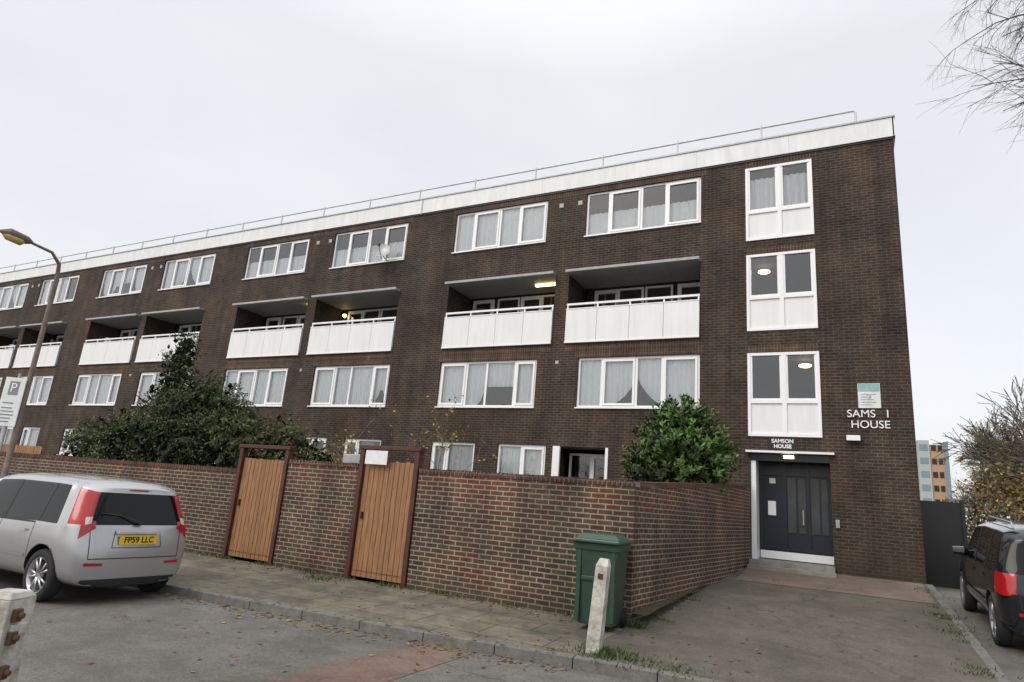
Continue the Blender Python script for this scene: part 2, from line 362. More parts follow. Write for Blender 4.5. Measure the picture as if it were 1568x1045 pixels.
shapes=[lambda t:.0,lambda t:.4*math.sin(math.pi*t)**2,lambda t:.6*t**4,lambda t:.6*(1-t)**4,lambda t:.45]
def window(x0,x1,z0,z1,Y,parts,sill=True,mode=None):
    frame(x0,x1,z0,z1,Y); W=x1-x0; x=x0; tot=sum(p for p,_ in parts)
    if mode is None: mode=random.choice(['full','full','each','each','each','tied','half'])
    cc=Y+.115
    for i,(p,sash) in enumerate(parts):
        xa,xb=x,x+W*p/tot; x=xb
        if i>0: fr.box(xa-.035,xa+.035,Y+.002,Y+.068,z0+.06,z1-.06,'white')
        ia=xa+(.035 if i>0 else .06); ib=xb-(.035 if i<len(parts)-1 else .06)
        if sash:
            t=.06; Y2=Y-.02; lo,hi=z0+.065,z1-.065; a_,b_=ia+.004,ib-.004
            fr.box(a_,b_,Y2,Y+.05,lo,lo+t,'white'); fr.box(a_,b_,Y2,Y+.05,hi-t,hi,'white')
            fr.box(a_,a_+t,Y2,Y+.05,lo+t,hi-t,'white'); fr.box(b_-t,b_,Y2,Y+.05,lo+t,hi-t,'white')
        gl.quad((ia,Y+.03,z0+.05),(ib,Y+.03,z0+.05),(ib,Y+.03,z1-.05),(ia,Y+.03,z1-.05),'glass')
        if mode=='full': curtain(xa,xb,z0,z1-U(0,.05),cc,'net')
        elif mode=='each':
            q=rnd()
            if q<.5: curtain(xa,xb,z0,z1,cc,'net')
            elif q<.8: curtain(xa,xb,z0,z1,cc,'net',random.choice(shapes))
            elif q<.9: curtain(xa,xa+(xb-xa)*U(.3,.7),z0,z1,cc,'curt')
        elif mode=='half': curtain(xa,xb,z0,z0+(z1-z0)*.55,cc,'net')
    if mode=='tied':
        xm=(x0+x1)/2; curtain(x0+.03,xm,z0,z1,cc,'net',shapes[2]); curtain(xm,x1-.03,z0,z1,cc,'net',shapes[3])
        if rnd()<.5: curtain(x0+.03,x0+.4,z0,z1,cc+.05,'curt'); curtain(x1-.4,x1-.03,z0,z1,cc+.05,'curt')
    if sill: fr.box(x0-.02,x1+.02,FY-.05,Y-.001,z0-.04,z0-.003,'white')
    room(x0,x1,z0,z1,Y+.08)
for (a,b,z0,z1,k) in win:
    if k=='g': window(a+.01,b-.01,z0,z1-.01,FY+.06,[(1,0),(1,1)] if rnd()<.5 else [(.6,1),(1,0)])
    else:
        parts=[(.8,0),(1.1,1),(.8,0),(1.1,1)] if rnd()<.5 else [(1.1,1),(.8,0),(1.1,0),(.8,1)]
        if k=='top': parts=[(.85,0),(1.15,1),(.85,0),(1.15,1)]
        window(a+.005,b-.005,z0,z1-.005,FY+.06,parts)
for i,(a,b,z0,z1,zm) in enumerate(stair):
    Y=FY; a+=.005;b-=.005
    frame(a,b,z0,z1,Y-.03,.07,.09); xm=(a+b)/2+.02
    fr.box(xm-.05,xm+.05,Y-.028,Y+.058,z0+.07,z1-.07,'white')
    for q0,q1 in ((a+.07,xm-.05),(xm+.05,b-.07)): fr.box(q0,q1,Y-.026,Y+.056,zm-.04,zm+.04,'white')
    for q0,q1 in ((a+.07,xm-.05),(xm+.05,b-.07)):
        fr.box(q0,q1,Y+.01,Y+.03,z0+.07,zm-.04,'panel'); gl.quad((q0,Y+.02,zm+.04),(q1,Y+.02,zm+.04),(q1,Y+.02,z1-.07),(q0,Y+.02,z1-.07),'glass')
        fr.box(q0,q1,Y-.012,Y+.04,zm+.04,zm+.085,'white'); fr.box(q0,q0+.045,Y-.012,Y+.04,zm+.085,z1-.07,'white'); fr.box(q1-.045,q1,Y-.012,Y+.04,zm+.085,z1-.07,'white')
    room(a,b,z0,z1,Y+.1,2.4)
    if i==0: curtain(a+.1,b-.1,zm-.1,z1-.25,Y+.2,'net')
ml=MB(); ml.lathe([(.0,0),(.15,0),(.16,.03),(.1,.06),(0,.07)],(-1.8,FY+.9,6.7),(0,0,-1),14,'lamp'); ml.lathe([(.0,0),(.15,0),(.16,.03),(.1,.06),(0,.07)],(-.85,FY+.9,4.02),(0,0,-1),14,'lamp')
bl=MB(); random.seed(21)
for bi,(a,b,z0,z1) in enumerate(balc):
    YB=FY+1.45
    flip=bi%2==0
    bl.box(a,b,YB+.085,YB+.1,z0,z1,'brick')
    if flip:
        w0,w1=a+.3,a+1.9; d0,d1=a+1.95,a+2.8; e0,e1=b-.95,b-.1
    else:
        w0,w1=b-1.9,b-.3; d0,d1=b-2.8,b-1.95; e0,e1=a+.1,a+.95
    window(w0,w1,z0+.9,z1-.12,YB,[(1,1),(1,0)],sill=False,mode='each')
    window(e0,e1,z0+.9,z1-.12,YB,[(1,1)],sill=False,mode='each')
    frame(d0,d1,z0+.05,z1-.12,YB); fr.box(d0+.06,d1-.06,YB+.02,YB+.04,z0+.1,z0+1.1,'white'); gl.quad((d0+.05,YB+.03,z0+1.1),(d1-.05,YB+.03,z0+1.1),(d1-.05,YB+.03,z1-.2),(d0+.05,YB+.03,z1-.2),'glass')
    bl.box(a+.0,b-.0,FY-.24,FY+1.4,z1-.06,z1-.002,'edge'); bl.box(a-.02,b+.02,FY-.26,FY-.242,z1-.065,z1+.012,'edge')
    n=4; W=(b-a)/n
    for i in range(n): bl.box(a+i*W+.006,a+(i+1)*W-.006,FY-.07,FY-.045,z0+.04,5.66,'panel')
    bl.box(a,b,FY-.04,FY+.1,z0-.02,z0+.12,'conc'); bl.box(a,b,FY-.085,FY-.03,z0-.01,z0+.035,'white'); bl.box(a,b,FY-.08,FY-.03,5.662,5.69,'white')
    bl.box(a,b,FY-.03,FY+.03,5.80,5.86,'white')
    for i in range(n+1):
        xx=min(max(a+i*W,a+.03),b-.03); bl.box(xx-.02,xx+.02,FY-.025,FY+.02,z0+.1,5.80,'white')
    if bi in (1,): ml.box(b-.95,b-.05,FY+.55,FY+.63,z1-.13,z1-.07,'lamp')
    if bi in (3,): ml.lathe([(0,0),(.13,0),(.1,.08),(0,.09)],(b-.35,FY+.5,z1-.07),(0,0,-1),12,'lamp')
    if bi in (2,): ml.lathe([(0,0),(.08,0),(.06,.08),(0,.09)],(a+.3,FY+1.3,z1-.35),(0,-1,0),12,'lamp')
    if rnd()<.7:
        x=U(a+.5,b-.9); bl.box(x,x+U(.2,.5),FY+.3,FY+.5,z0+.2,5.95+U(0,.2),random.choice(['conc','soil','curt','dark']))
bl.build('balconies',blk); ml.build('lit_lamps',blk)
Y=FY+.62; en=MB()
en.box(-2.098,-1.985,FY+.03,Y+.1,-.86,1.45,'white')
en.box(-1.97,-.352,Y+.06,Y+.1,-.86,1.6,'navy')
for x in (-1.97,-1.42,-.90,-.42): en.box(x,x+.07,Y,Y+.06,-.84,1.6,'navy')
for z in (-.62,1.15,1.53): en.box(-1.97,-.352,Y-.005,Y+.055,z,z+.07,'navy')
en.box(-1.97,-.352,Y-.01,Y+.05,-.84,-.66,'white')
for x0,x1 in ((-1.33,-1.14),(-1.09,-.92),(-.81,-.62),(-.58,-.44)): en.box(x0,x1,Y+.03,Y+.055,-.2,1.1,'doorglass')
en.box(-1.78,-1.6,Y-.0,Y+.05,.18,.52,'white'); en.box(-1.74,-1.60,Y,Y+.05,.95,1.08,'white')
en.box(-1.0,-.97,Y-.05,Y,.0,.35,'grey')
en.box(-2.12,-.33,FY-.4,Y+.2,-1.1,-.862,'conc'); en.box(-2.12,-.30,FY-.7,FY-.402,-1.2,-.97,'conc')
en.box(-2.2,-.25,FY-.14,FY+.02,1.635,1.685,'white'); en.box(-2.098,-.352,FY+.01,FY+.6,1.45,1.615,'black')
en.build('entrance_door',blk)
ml=MB(); ml.box(-1.35,-1.12,FY-.02,FY+.008,1.52,1.59,'lampw'); ml.build('entrance_lamp',blk)
sg=MB(); sg.box(-1.67,-1.05,FY-.03,FY-.002,1.71,2.02,'black'); sg.build('name_sign_black',blk)
rx=(math.radians(90),0,0)
text('SAMSON\nHOUSE',.125,(-1.36,FY-.035,1.865),rx,'white','sign_text',blk,bold=.003)
sg=MB(); M['teal']=mat('teal_notice',(.25,.45,.45),.5); M['paper']=mat('notice_paper',(.72,.75,.74),.6,var=.1)
sg.box(.30,.76,FY-.03,FY-.002,2.75,3.33,'paper'); sg.box(.31,.75,FY-.034,FY-.031,3.14,3.32,'teal')
for i in range(5): sg.box(.36,.36+U(.2,.35),FY-.034,FY-.031,2.82+i*.06,2.835+i*.06,'grey')
sg.build('notice_board',blk); text('2',.2,(.53,FY-.036,3.0),rx,'grey','notice_number',blk,ext=.001)
text('SAMS   I',.25,(.05,FY-.02,2.61),rx,'white','wall_letters_top',blk,ext=.012,align='LEFT')
text('HOUSE',.25,(.12,FY-.02,2.36),rx,'white','wall_letters_bottom',blk,ext=.012,align='LEFT')
ex=MB(); ex.box(.02,.30,FY-.14,FY-.01,1.98,2.1,'white'); ex.box(-.28,-.2,FY-.05,FY-.002,.0,.18,'grey')
for c in cs:
    for s in (-.18,.45): ex.box(c+s-.07,c+s+.07,FY-.012,FY-.002,9.08,9.22,'vent')
    ex.box(c-.05,c+.05,FY-.012,FY-.002,4.02,4.12,'vent')
ex.box(-7.41,-7.2,FY-.03,FY+.05,.3,1.62,'white'); ex.box(-5.85,-5.77,FY-.02,FY+.05,-1,1.62,'white')
ex.build('wall_fittings',blk)
window(-7.2,-5.85,.3,1.5,FY+.75,[(1,0),(1,1)],sill=False,mode='none')
inn.box(-7.35,-5.75,FY+.82,FY+.84,-1.1,.3,'brick')
fr.build('window_frames',blk); gl.build('window_glass',blk); inn.build('interiors',blk); cu.build('curtains',blk)
ra=MB(); px=[.6-2.33*i for i in range(24)]
ra.tube([(.6,FY+.15,10.2),(.6,FY+.15,10.66),(.55,FY+.15,10.7),(-54,FY+.15,10.7)],[.028]*4,6,'railp')
ra.tube([(.6,FY+.2,10.66),(.6,20,10.66),(.6,25,10.66)],[.02]*3,6,'railp')
for x in px[1:]: ra.tube([(x,FY+.15,10.2),(x,FY+.15,10.76)],[.03]*2,6,'railp')
ra.box(-5.6,-3.9,FY+.5,FY+1.6,10.2,10.52,'grey'); ra.box(-1.2,-.1,FY+.6,FY+1.6,10.2,10.52,'roof')
ra.build('roof_railing',blk)
sdh=MB()
prof=[(r,.25*r*r/.3*.9) for r in (0,.08,.16,.24,.31)]
sdh.lathe(prof,(-14.35,FY-.38,8.22),(.35,-.85,.35),20,'grey')
sdh.tube([(-14.35,FY-.38,8.22),(-14.35,FY-.2,8.05),(-14.35,FY,8.0)],[.018]*3,6,'black'); sdh.tube([(-14.35,FY-.36,7.95),(-14.22,FY-.72,8.3)],[.012]*2,5,'black'); sdh.box(-14.25,-14.19,FY-.76,FY-.68,8.28,8.36,'black')
sdh.build('satellite_dish')

# ---------------------------------------------------------------- garden walls
def wallseg(mb,p,q,z0a,z0b,z1a,z1b,k,t=.225):
    p=Vector((p[0],p[1],0));q=Vector((q[0],q[1],0)); d=(q-p).normalized(); n=Vector((-d.y,d.x,0))*t
    P=[p,q,q+n,p+n];Zb=[z0a,z0b,z0b,z0a];Zt=[z1a,z1b,z1b,z1a]; base=len(mb.v)
    for a,z in zip(P,Zb): mb.v.append((a.x,a.y,z))
    for a,z in zip(P,Zt): mb.v.append((a.x,a.y,z))
    i=mb.mi(k)
    for f in ((0,3,2,1),(4,5,6,7),(0,1,5,4),(1,2,6,5),(2,3,7,6),(3,0,4,7)): mb.f.append(tuple(base+j for j in f)); mb.m.append(i)
mb=MB(); WY=9.08
for a,b,zt in ((-24,-10.88,.12),(-9.5,-7.78,.36),(-6.45,-2.7,.34)):
    wallseg(mb,(a,WY),(b,WY),-1.8,-1.8,zt,zt,'gbrick')
    x=a; e=b+(.012 if b==-2.7 else 0)
    while x<e-.01:
        x2=min(x+.077,e); dz=U(-.006,.006); dy=U(-.006,.006)
        mb.box(x+.004,x2-.004,WY-.012+dy,WY+.235,zt+.001,zt+.082+dz,'coping'); x=x2
    mb.box(a,e,WY+.002,WY+.22,zt+.0005,zt+.07,'conc')
mb.build('garden_wall')
mb=MB(); wallseg(mb,(-2.7,WY+.226),(-2.12,16.79),-1.8,-1.8,.34,.78,'gbrick'); wallseg(mb,(-2.688,WY+.24),(-2.108,16.79),.34,.78,.42,.86,'coping',.25); mb.build('garden_side_wall')
def gate(name,x0,x1,zt):
    g=empty(name); m=MB(); z0=-1.5
    m.box(x0,x0+.09,WY-.03,WY+.1,z0-.1,zt,'frame'); m.box(x1-.09,x1,WY-.03,WY+.1,z0-.1,zt,'frame'); m.box(x0-.03,x1+.03,WY-.045,WY+.12,zt,zt+.07,'frame')
    m.build('frame',g,bevel=.006)
    m=MB(); x=x0+.1; n=int((x1-x0-.2)/.1); w=(x1-x0-.2)/n
    for i in range(n):
        dz=U(-.01,.01); m.box(x+i*w+.005,x+(i+1)*w-.005,WY+.03+U(0,.004),WY+.052,z0+.05,zt-.2+dz,'wood')
    m.box(x0+.1,x1-.1,WY+.053,WY+.09,-.9,-.8,'wood'); m.box(x0+.1,x1-.1,WY+.053,WY+.09,.2,.3,'wood')
    m.box(x0+.16,x0+.2,WY+.0,WY+.03,-.5,-.38,'black'); m.build('boards',g,bevel=.003)
    return g
gate('timber_gate',-10.87,-9.52,.62); gate('timber_gate',-7.76,-6.47,.70)
g=bpy.data.objects['timber_gate.001']; m=MB(); m.box(-7.6,-7.12,WY-.065,WY-.05,.44,.68,'paper'); m.build('gate_notice',g)
mb=MB(); mb.box(-8.45,-7.95,WY+.3,WY+.5,.1,.62,'grey'); mb.box(-8.2,-8.05,WY+.35,WY+.45,-1.4,.1,'grey'); mb.build('utility_cabinet',bevel=.01)
mb=MB()
for i in range(26): mb.box(-21.6+i*.11,-21.5+i*.11,WY+.3,WY+.32,-1.4,.42+U(-.01,.01),'wood')
mb.box(-21.6,-18.75,WY+.33,WY+.36,.2,.28,'wood'); mb.build('timber_fence_panel')

# ---------------------------------------------------------------- bin, posts
M['green']=mat('green_bin_plastic',(.020,.050,.030),.45,var=.2,bump=.05); M['green2']=mat('green_bin_lid',(.028,.070,.05),.4,var=.15)
def frus(mb,cx,cy,z0,z1,w0,d0,w1,d1,k,sy=0):
    base=len(mb.v)
    for z,w_,d_,oy in ((z0,w0,d0,0),(z1,w1,d1,sy)):
        for sx,s2 in ((-1,-1),(1,-1),(1,1),(-1,1)): mb.v.append((cx+sx*w_/2,cy+s2*d_/2+oy,z))
    i=mb.mi(k)
    for f in ((0,3,2,1),(4,5,6,7),(0,1,5,4),(1,2,6,5),(2,3,7,6),(3,0,4,7)): mb.f.append(tuple(base+j for j in f)); mb.m.append(i)
b=empty('wheelie_bin'); m=MB()
frus(m,0,0,.06,.98,.46,.50,.58,.62,'green'); frus(m,0,0,.90,.98,.615,.655,.625,.665,'green')
m.box(-.2,.2,-.30,-.285,.55,.60,'green'); m.box(-.26,-.2,-.315,-.27,.1,.9,'green'); m.box(.2,.26,-.315,-.27,.1,.9,'green'); m.build('body',b,bevel=.018)
m=MB(); frus(m,0,-.02,.985,1.03,.64,.72,.63,.71,'green2'); frus(m,0,0,1.03,1.09,.60,.62,.46,.42,'green2'); m.box(-.3,.3,.32,.38,.98,1.04,'green2'); m.build('lid',b,bevel=.015)
m=MB()
for s in (-1,1): m.lathe([(0,-.025),(.10,-.025),(.10,.025),(0,.025)],(s*.26,.24,.10),(1,0,0),18,'black')
m.tube([(-.26,.24,.1),(.26,.24,.1)],[.012]*2,6,'black'); m.build('wheels',b)
b.location=(-2.98,8.62,hz(8.62)); b.rotation_euler=(0,0,math.radians(4)); b.scale=(1,1,1.09)
m=MB(); frus(m,0,0,-.2,.94,.16,.13,.145,.12,'paintpost'); frus(m,0,0,.94,1.02,.145,.12,.10,.06,'paintpost',.02)
m.box(-.03,.03,-.075,-.068,.80,.86,'frame'); o=m.build('white_bollard_post',bevel=.008); o.location=(-2.60,7.36,-1.57); o.rotation_euler=(0,math.radians(4.5),0)
m=MB(); frus(m,0,0,-.2,1.04,.17,.17,.16,.16,'paintpost'); frus(m,0,0,1.04,1.07,.165,.165,.12,.12,'paintpost')
M['rust']=mat('rusty_iron',(.09,.045,.025),.8,var=.4,scale=20)
m.box(.08,.10,-.05,.05,.88,.93,'paintpost')
for z in (.97,.87,.72,.55): m.tube([(.07,-.03,z),(.125,-.03,z)],[.018,.015],8,'rust'); m.box(.08,.105,-.055,-.01,z-.03,z+.03,'rust')
o=m.build('weathered_fence_post',bevel=.012); o.location=(-3.63,1.84,-1.68); o.rotation_euler=(0,0,.4)

# ---------------------------------------------------------------- street lamp + sign
M['lampcol']=mat('lamp_column_paint',(.16,.12,.10),.6,var=.3); M['lens']=mat('lantern_lens',(.5,.36,.12),.2)
sl=empty('street_lamp'); LX,LY=-15.0,6.95; m=MB()
m.tube([(LX,LY,-1.6),(LX,LY,-.4),(LX,LY,-.35),(LX,LY,3.9),(LX,LY-.03,4.2),(LX,LY-.22,4.4),(LX,LY-.7,4.46)],[.085,.085,.058,.045,.04,.032,.028],12,'lampcol'); m.build('column',sl,smooth=True)
m=MB(); m.tube([(LX,LY-.62,4.46),(LX,LY-.72,4.47),(LX,LY-1.05,4.5),(LX,LY-1.22,4.47)],[.03,.085,.10,.03],12,'lampcol'); m.build('lantern',sl,smooth=True)
m=MB(); m.tube([(LX,LY-.74,4.42),(LX,LY-.82,4.40),(LX,LY-1.08,4.42),(LX,LY-1.16,4.44)],[.02,.085,.08,.03],12,'lens'); m.build('lens',sl,smooth=True)
ps=empty('parking_sign'); m=MB(); SX,SY=-15.12,6.78
m.tube([(SX,SY+.03,-1.6),(SX,SY+.03,1.75)],[.03]*2,8,'grey')
T=Matrix.Translation((SX,SY,0))@Matrix.Rotation(.5,4,'Z')
m.box(-.21,.21,-.02,-.0,.66,1.66,'paper',T)
M['blue']=mat('sign_grey_blue',(.22,.24,.27),.5)
for i,z in enumerate((.74,.81,.88,.95,1.02,1.12)): m.box(-.15,-.15+U(.2,.3),-.024,-.021,z,z+.025,'blue',T)
m.box(-.10,.10,-.024,-.021,1.30,1.58,'blue',T); m.build('plate_and_post',ps)
text('P',.26,T@Vector((0,-.03,1.44)),(math.radians(90),0,.5),'white','letter_p',ps,ext=.001)

# ---------------------------------------------------------------- cars
M['silver']=mat('silver_paint',(.47,.475,.49),.27,metal=.65,var=.03,coat=.5); M['blackpaint']=mat('black_car_paint',(.006,.008,.012),.14,var=.1,coat=.6,spec=.4)
M['cglass']=mat('car_glass',(.006,.007,.008),.03,var=.1,spec=.28); M['trim']=mat('black_plastic_trim',(.02,.02,.022),.6)
M['redl']=mat('red_lamp_lens',(.36,.008,.010),.12,coat=.6,var=.15); M['tyre']=mat('tyre_rubber',(.018,.018,.019),.85); M['rim']=mat('alloy_rim',(.5,.5,.52),.3,metal=.8)
M['yellow']=mat('yellow_plate',(.75,.50,.03),.4,var=.04); M['clr']=mat('clear_lamp',(.55,.5,.5),.1,coat=1)
def car(name,T,W,ls,hs,paint,kind):
    e=empty(name); zb=.20; S=[]
    def add(s1,s4,s5,y,zz,yb=None):
        b4=.965 if s4<.4 else (.945 if s4<1.5 else .91)
        S.append([(s1,0,zb),(s1,.90*y,zb),(s1-(.05 if s1<.1 else 0),.985*y,.42),(s1-(.03 if s1<.1 else 0),1.0*y,.70),(s4,.965*y,b4),(s5,.80*y,zz[0]),(s5,.62*y,zz[1]),(s5,0,zz[2])])
    add(.06,.10,.24,.80,(1.38,1.43,1.45))
    add(.10,.15,.30,.93,(1.40,1.46,1.48))
    add(.30,.30,.42,1.0,(1.43,1.52,1.54))
    add(.50,.50,.62,1.0,(1.44,1.535,1.555)); add(.93,.93,.93,1.0,(1.45,1.545,1.57)); add(1.0,1.0,1.0,1.0,(1.45,1.548,1.572))
    add(1.78,1.78,1.78,1.0,(1.45,1.55,1.575)); add(1.86,1.86,1.86,1.0,(1.45,1.55,1.575)); add(2.55,2.72,2.40,1.0,(1.42,1.52,1.54)); add(2.65,2.85,2.50,1.0,(1.40,1.50,1.52))
    b=lambda s,y,z:[(s,0,zb),(s,.90*y,zb),(s,.985*y,.42),(s,1.0*y,.70)]
    S.append(b(3.1,.99,0)+[(3.15,.95,.90),(3.22,.82,.955),(3.28,.5,1.0),(3.32,0,1.01)])
    S.append(b(3.6,.97,0)+[(3.6,.92,.84),(3.6,.78,.90),(3.62,.45,.93),(3.64,0,.94)])
    S.append(b(3.93,.86,0)+[(3.88,.80,.72),(3.86,.68,.77),(3.86,.4,.80),(3.86,0,.81)])
    S.append(b(4.04,.70,0)+[(4.0,.66,.71),(3.98,.55,.72),(3.98,.3,.73),(3.98,0,.735)])
    mats=[paint,'cglass','redl','trim','clr']
    V=[];Fc=[];Mi=[]
    for r in S:
        L_=[(p[0]*ls,p[1]*W,p[2]*hs) for p in r]; ring=L_+[(p[0],-p[1],p[2]) for p in L_[1:-1]][::-1]; V+=ring
    n=14; row=lambda j: j if j<7 else 13-j
    ns=len(S)
    for i in range(ns-1):
        for j in range(n):
            Fc.append((i*n+j,i*n+(j+1)%n,(i+1)*n+(j+1)%n,(i+1)*n+j)); r=row(j); m_=0
            if r==0: m_=3
            if r==4 and i in (3,4,5,6,7): m_=1
            if r==4 and i==9: m_=1
            if r in(5,6) and i==9: m_=1
            if kind=='hatch':
                if r==4 and i in(0,1): m_=2
            else:
                if r==4 and i==2: m_=1
                if r==4 and i in (0,): m_=1
                if r==3 and i in(0,1): m_=2
            Mi.append(m_)
    for o_ in (0,(ns-1)*n):
        Fc.append((o_+13,o_,o_+1)); Mi.append(3)
        for r in range(1,6):
            Fc.append((o_+r,o_+r+1,o_+13-r,o_+14-r)); Mi.append(1 if (o_==0 and r==4) else 0)
        Fc.append((o_+6,o_+7,o_+8)); Mi.append(0)
    me=bpy.data.meshes.new('body'); me.from_pydata(V,[],Fc)
    for k in mats: me.materials.append(M[k])
    me.polygons.foreach_set('material_index',Mi); me.polygons.foreach_set('use_smooth',[True]*len(Fc)); me.update()
    bm=bmesh.new(); bm.from_mesh(me); bmesh.ops.recalc_face_normals(bm,faces=bm.faces)
    cl=bm.edges.layers.float.new('crease_edge'); cv=bm.verts.layers.float.new('crease_vert')
    for ed in bm.edges:
        if len(ed.link_faces)==2 and ed.link_faces[0].material_index!=ed.link_faces[1].material_index and 3 not in (ed.link_faces[0].material_index,ed.link_faces[1].material_index): ed[cl]=.8
    for i_,j_ in ((3,4),(3,5),(8,4),(8,5),(9,4),(9,5),(10,4),(10,5),(0,4),(0,5),(2,4),(2,5)):
        for jj in (j_,14-j_):
            bm.verts.ensure_lookup_table(); bm.verts[i_*n+jj][cv]=.55
    bm.to_mesh(me); bm.free()
    o=bpy.data.objects.new('body',me); scene.collection.objects.link(o)
    ss=o.modifiers.new('s','SUBSURF'); ss.levels=3; ss.render_levels=3
    R_=.315*hs; ax=[(.66*ls),(3.22*ls)]
    cm=MB(); cm.mats=[M[k] for k in mats]
    for a in ax:
        for sg_ in (1,-1):
            y0,y1=sorted((sg_*(W-.26),sg_*(W+.2)))
            cm.lathe([(0.0001,y0),(R_+.05,y0),(R_+.05,y1),(0.0001,y1)],(a,0,R_+.01),(0,1,0),40,'trim')
    cme=cm.build('cutter'); bm=bmesh.new(); bm.from_mesh(cme.data); bmesh.ops.remove_doubles(bm,verts=bm.verts,dist=.001); bmesh.ops.recalc_face_normals(bm,faces=bm.faces); bm.to_mesh(cme.data); bm.free()
    bo=o.modifiers.new('b','BOOLEAN'); bo.operation='DIFFERENCE'; bo.object=cme; bo.solver='EXACT'
    dg=bpy.context.evaluated_depsgraph_get(); fm=bpy.data.meshes.new_from_object(o.evaluated_get(dg)); o.modifiers.clear(); o.data=fm; bpy.data.objects.remove(cme)
    bvh=BVHTree.FromPolygons([v.co.copy() for v in fm.vertices],[tuple(p.vertices) for p in fm.polygons])
    def decal(m,corners,dr,k,off=.004,nu=8,nv=8):
        dr=Vector(dr).normalized(); C=[Vector((c[0],c[1],c[2])) for c in corners]; grid=[]
        for i in range(nu+1):
            for j in range(nv+1):
                u,v=i/nu,j/nv; p=C[0]*(1-u)*(1-v)+C[1]*u*(1-v)+C[2]*u*v+C[3]*(1-u)*v
                h=bvh.ray_cast(p-dr*3,dr); q=h[0]-dr*off if h[0] else None; grid.append(q)
        for i in range(nu):
            for j in range(nv):
                q=[grid[i*(nv+1)+j],grid[(i+1)*(nv+1)+j],grid[(i+1)*(nv+1)+j+1],grid[i*(nv+1)+j+1]]
                if all(q): m.quad(*q,k)
    m=MB(); X=ls;H=hs
    def line(m,pts,dr,k,wd=.008,off=.002):
        for p,q in zip(pts,pts[1:]):
            p=Vector(p);q=Vector(q);d=(q-p).normalized();nn=d.cross(Vector(dr)).normalized()*wd/2
            decal(m,[p-nn,p+nn,q+nn,q-nn],dr,k,off,1,14)
    for sg_ in (1,-1):
        d=(0,-sg_,0)
        line(m,[(1.0*X,0,.40*H),(1.0*X,0,.93*H)],d,'trim'); line(m,[(1.82*X,0,.26*H),(1.82*X,0,.91*H)],d,'trim'); line(m,[(2.78*X,0,.26*H),(2.78*X,0,.90*H)],d,'trim'); line(m,[(1.05*X,0,.26*H),(2.78*X,0,.26*H)],d,'trim')
        line(m,[(.965*X,0,.95*H),(.965*X,0,1.44*H)],d,'trim',.07,.003); line(m,[(1.82*X,0,.92*H),(1.82*X,0,1.44*H)],d,'trim',.09,.003)
        line(m,[(1.0*X,0,.935*H),(2.75*X,0,.905*H)],d,'trim',.02,.004)
        decal(m,[(1.12*X,0,.81*H),(1.30*X,0,.81*H),(1.30*X,0,.84*H),(1.12*X,0,.84*H)],d,paint,.03,4,2); decal(m,[(1.92*X,0,.80*H),(2.1*X,0,.80*H),(2.1*X,0,.83*H),(1.92*X,0,.83*H)],d,paint,.03,4,2)
        decal(m,[(1.05*X,0,.50*H),(2.75*X,0,.50*H),(2.75*X,0,.53*H),(1.05*X,0,.53*H)],d,'trim' if kind!='hatch' else paint,.010,12,2)
        decal(m,[(3.62*X,0,.62*H),(3.88*X,0,.60*H),(3.88*X,0,.70*H),(3.6*X,0,.76*H)],d,'clr',.004)
    r=(1,0,0)
    line(m,[(0,-.72*W,.56*H),(0,.72*W,.56*H)],r,'trim',.012); line(m,[(0,-.72*W,.56*H),(0,-.74*W,.96*H)],r,'trim',.010); line(m,[(0,.72*W,.56*H),(0,.74*W,.96*H)],r,'trim',.010)
    decal(m,[(0,-.8*W,.22*H),(0,.8*W,.22*H),(0,.74*W,.31*H),(0,-.74*W,.31*H)],r,'trim',.006,16,3)
    line(m,[(0,-.34,.69*H),(0,.34,.69*H)],r,'trim',.010,.003); line(m,[(0,-.34,.69*H),(0,-.31,.90*H)],r,'trim',.008,.003); line(m,[(0,.34,.69*H),(0,.31,.90*H)],r,'trim',.008,.003)
    for sg_ in (1,-1):
        decal(m,[(0,sg_*.50*W,.475*H),(0,sg_*.76*W,.475*H),(0,sg_*.76*W,.515*H),(0,sg_*.50*W,.505*H)],r,'redl',.006)
        if kind=='hatch':
            decal(m,[(0,sg_*.72*W,.93*H),(0,sg_*.95*W,.80*H),(0,sg_*.95*W,1.02*H),(0,sg_*.74*W,1.02*H)],(1,-sg_*.5,0),'redl',.006)
            decal(m,[(0,sg_*.80*W,.99*H),(0,sg_*.89*W,.97*H),(0,sg_*.9*W,1.06*H),(0,sg_*.80*W,1.07*H)],(1,-sg_*.5,0),'clr',.008)
    m.tube([(.05*X,-.02,.995*H),(.13*X,.28,1.09*H),(.125*X,.5,1.11*H)],[.009,.008,.006],6,'trim'); m.box(.02*X,.08*X,-.05,.03,.975*H,1.01*H,'trim')
    decal(m,[(0,-.14,1.405*H),(0,.14,1.405*H),(0,.13,1.42*H),(0,-.13,1.42*H)],r,'redl',.006)
    pz=.785*H
    hh=bvh.ray_cast(Vector((-2,0,pz-.05)),Vector((1,0,0)))[0]; ps_=hh.x-.022
    m.box(ps_,ps_+.014,-.26,.26,pz-.056,pz+.056,'yellow')
    m.box(ps_-.012,ps_+.03,-.30,.30,pz+.08,pz+.105,'clr' if kind=='hatch' else 'trim')
    for sg_ in (1,-1): m.tube([(2.55*X,sg_*.9*W,.97*H),(2.52*X,sg_*1.02*W,1.0*H),(2.52*X,sg_*1.18*W,1.0*H)],[.03,.085,.07],10,paint)
    m.tube([(.75*X,0,1.56*H),(.65*X,0,1.74*H)],[.006,.003],5,'trim')
    if kind!='hatch':
        for sg_ in (1,-1): m.tube([(.6*X,sg_*.62*W,1.50*H),(.7*X,sg_*.62*W,1.575*H),(2.2*X,sg_*.62*W,1.585*H),(2.35*X,sg_*.62*W,1.52*H)],[.014]*4,8,'grey')
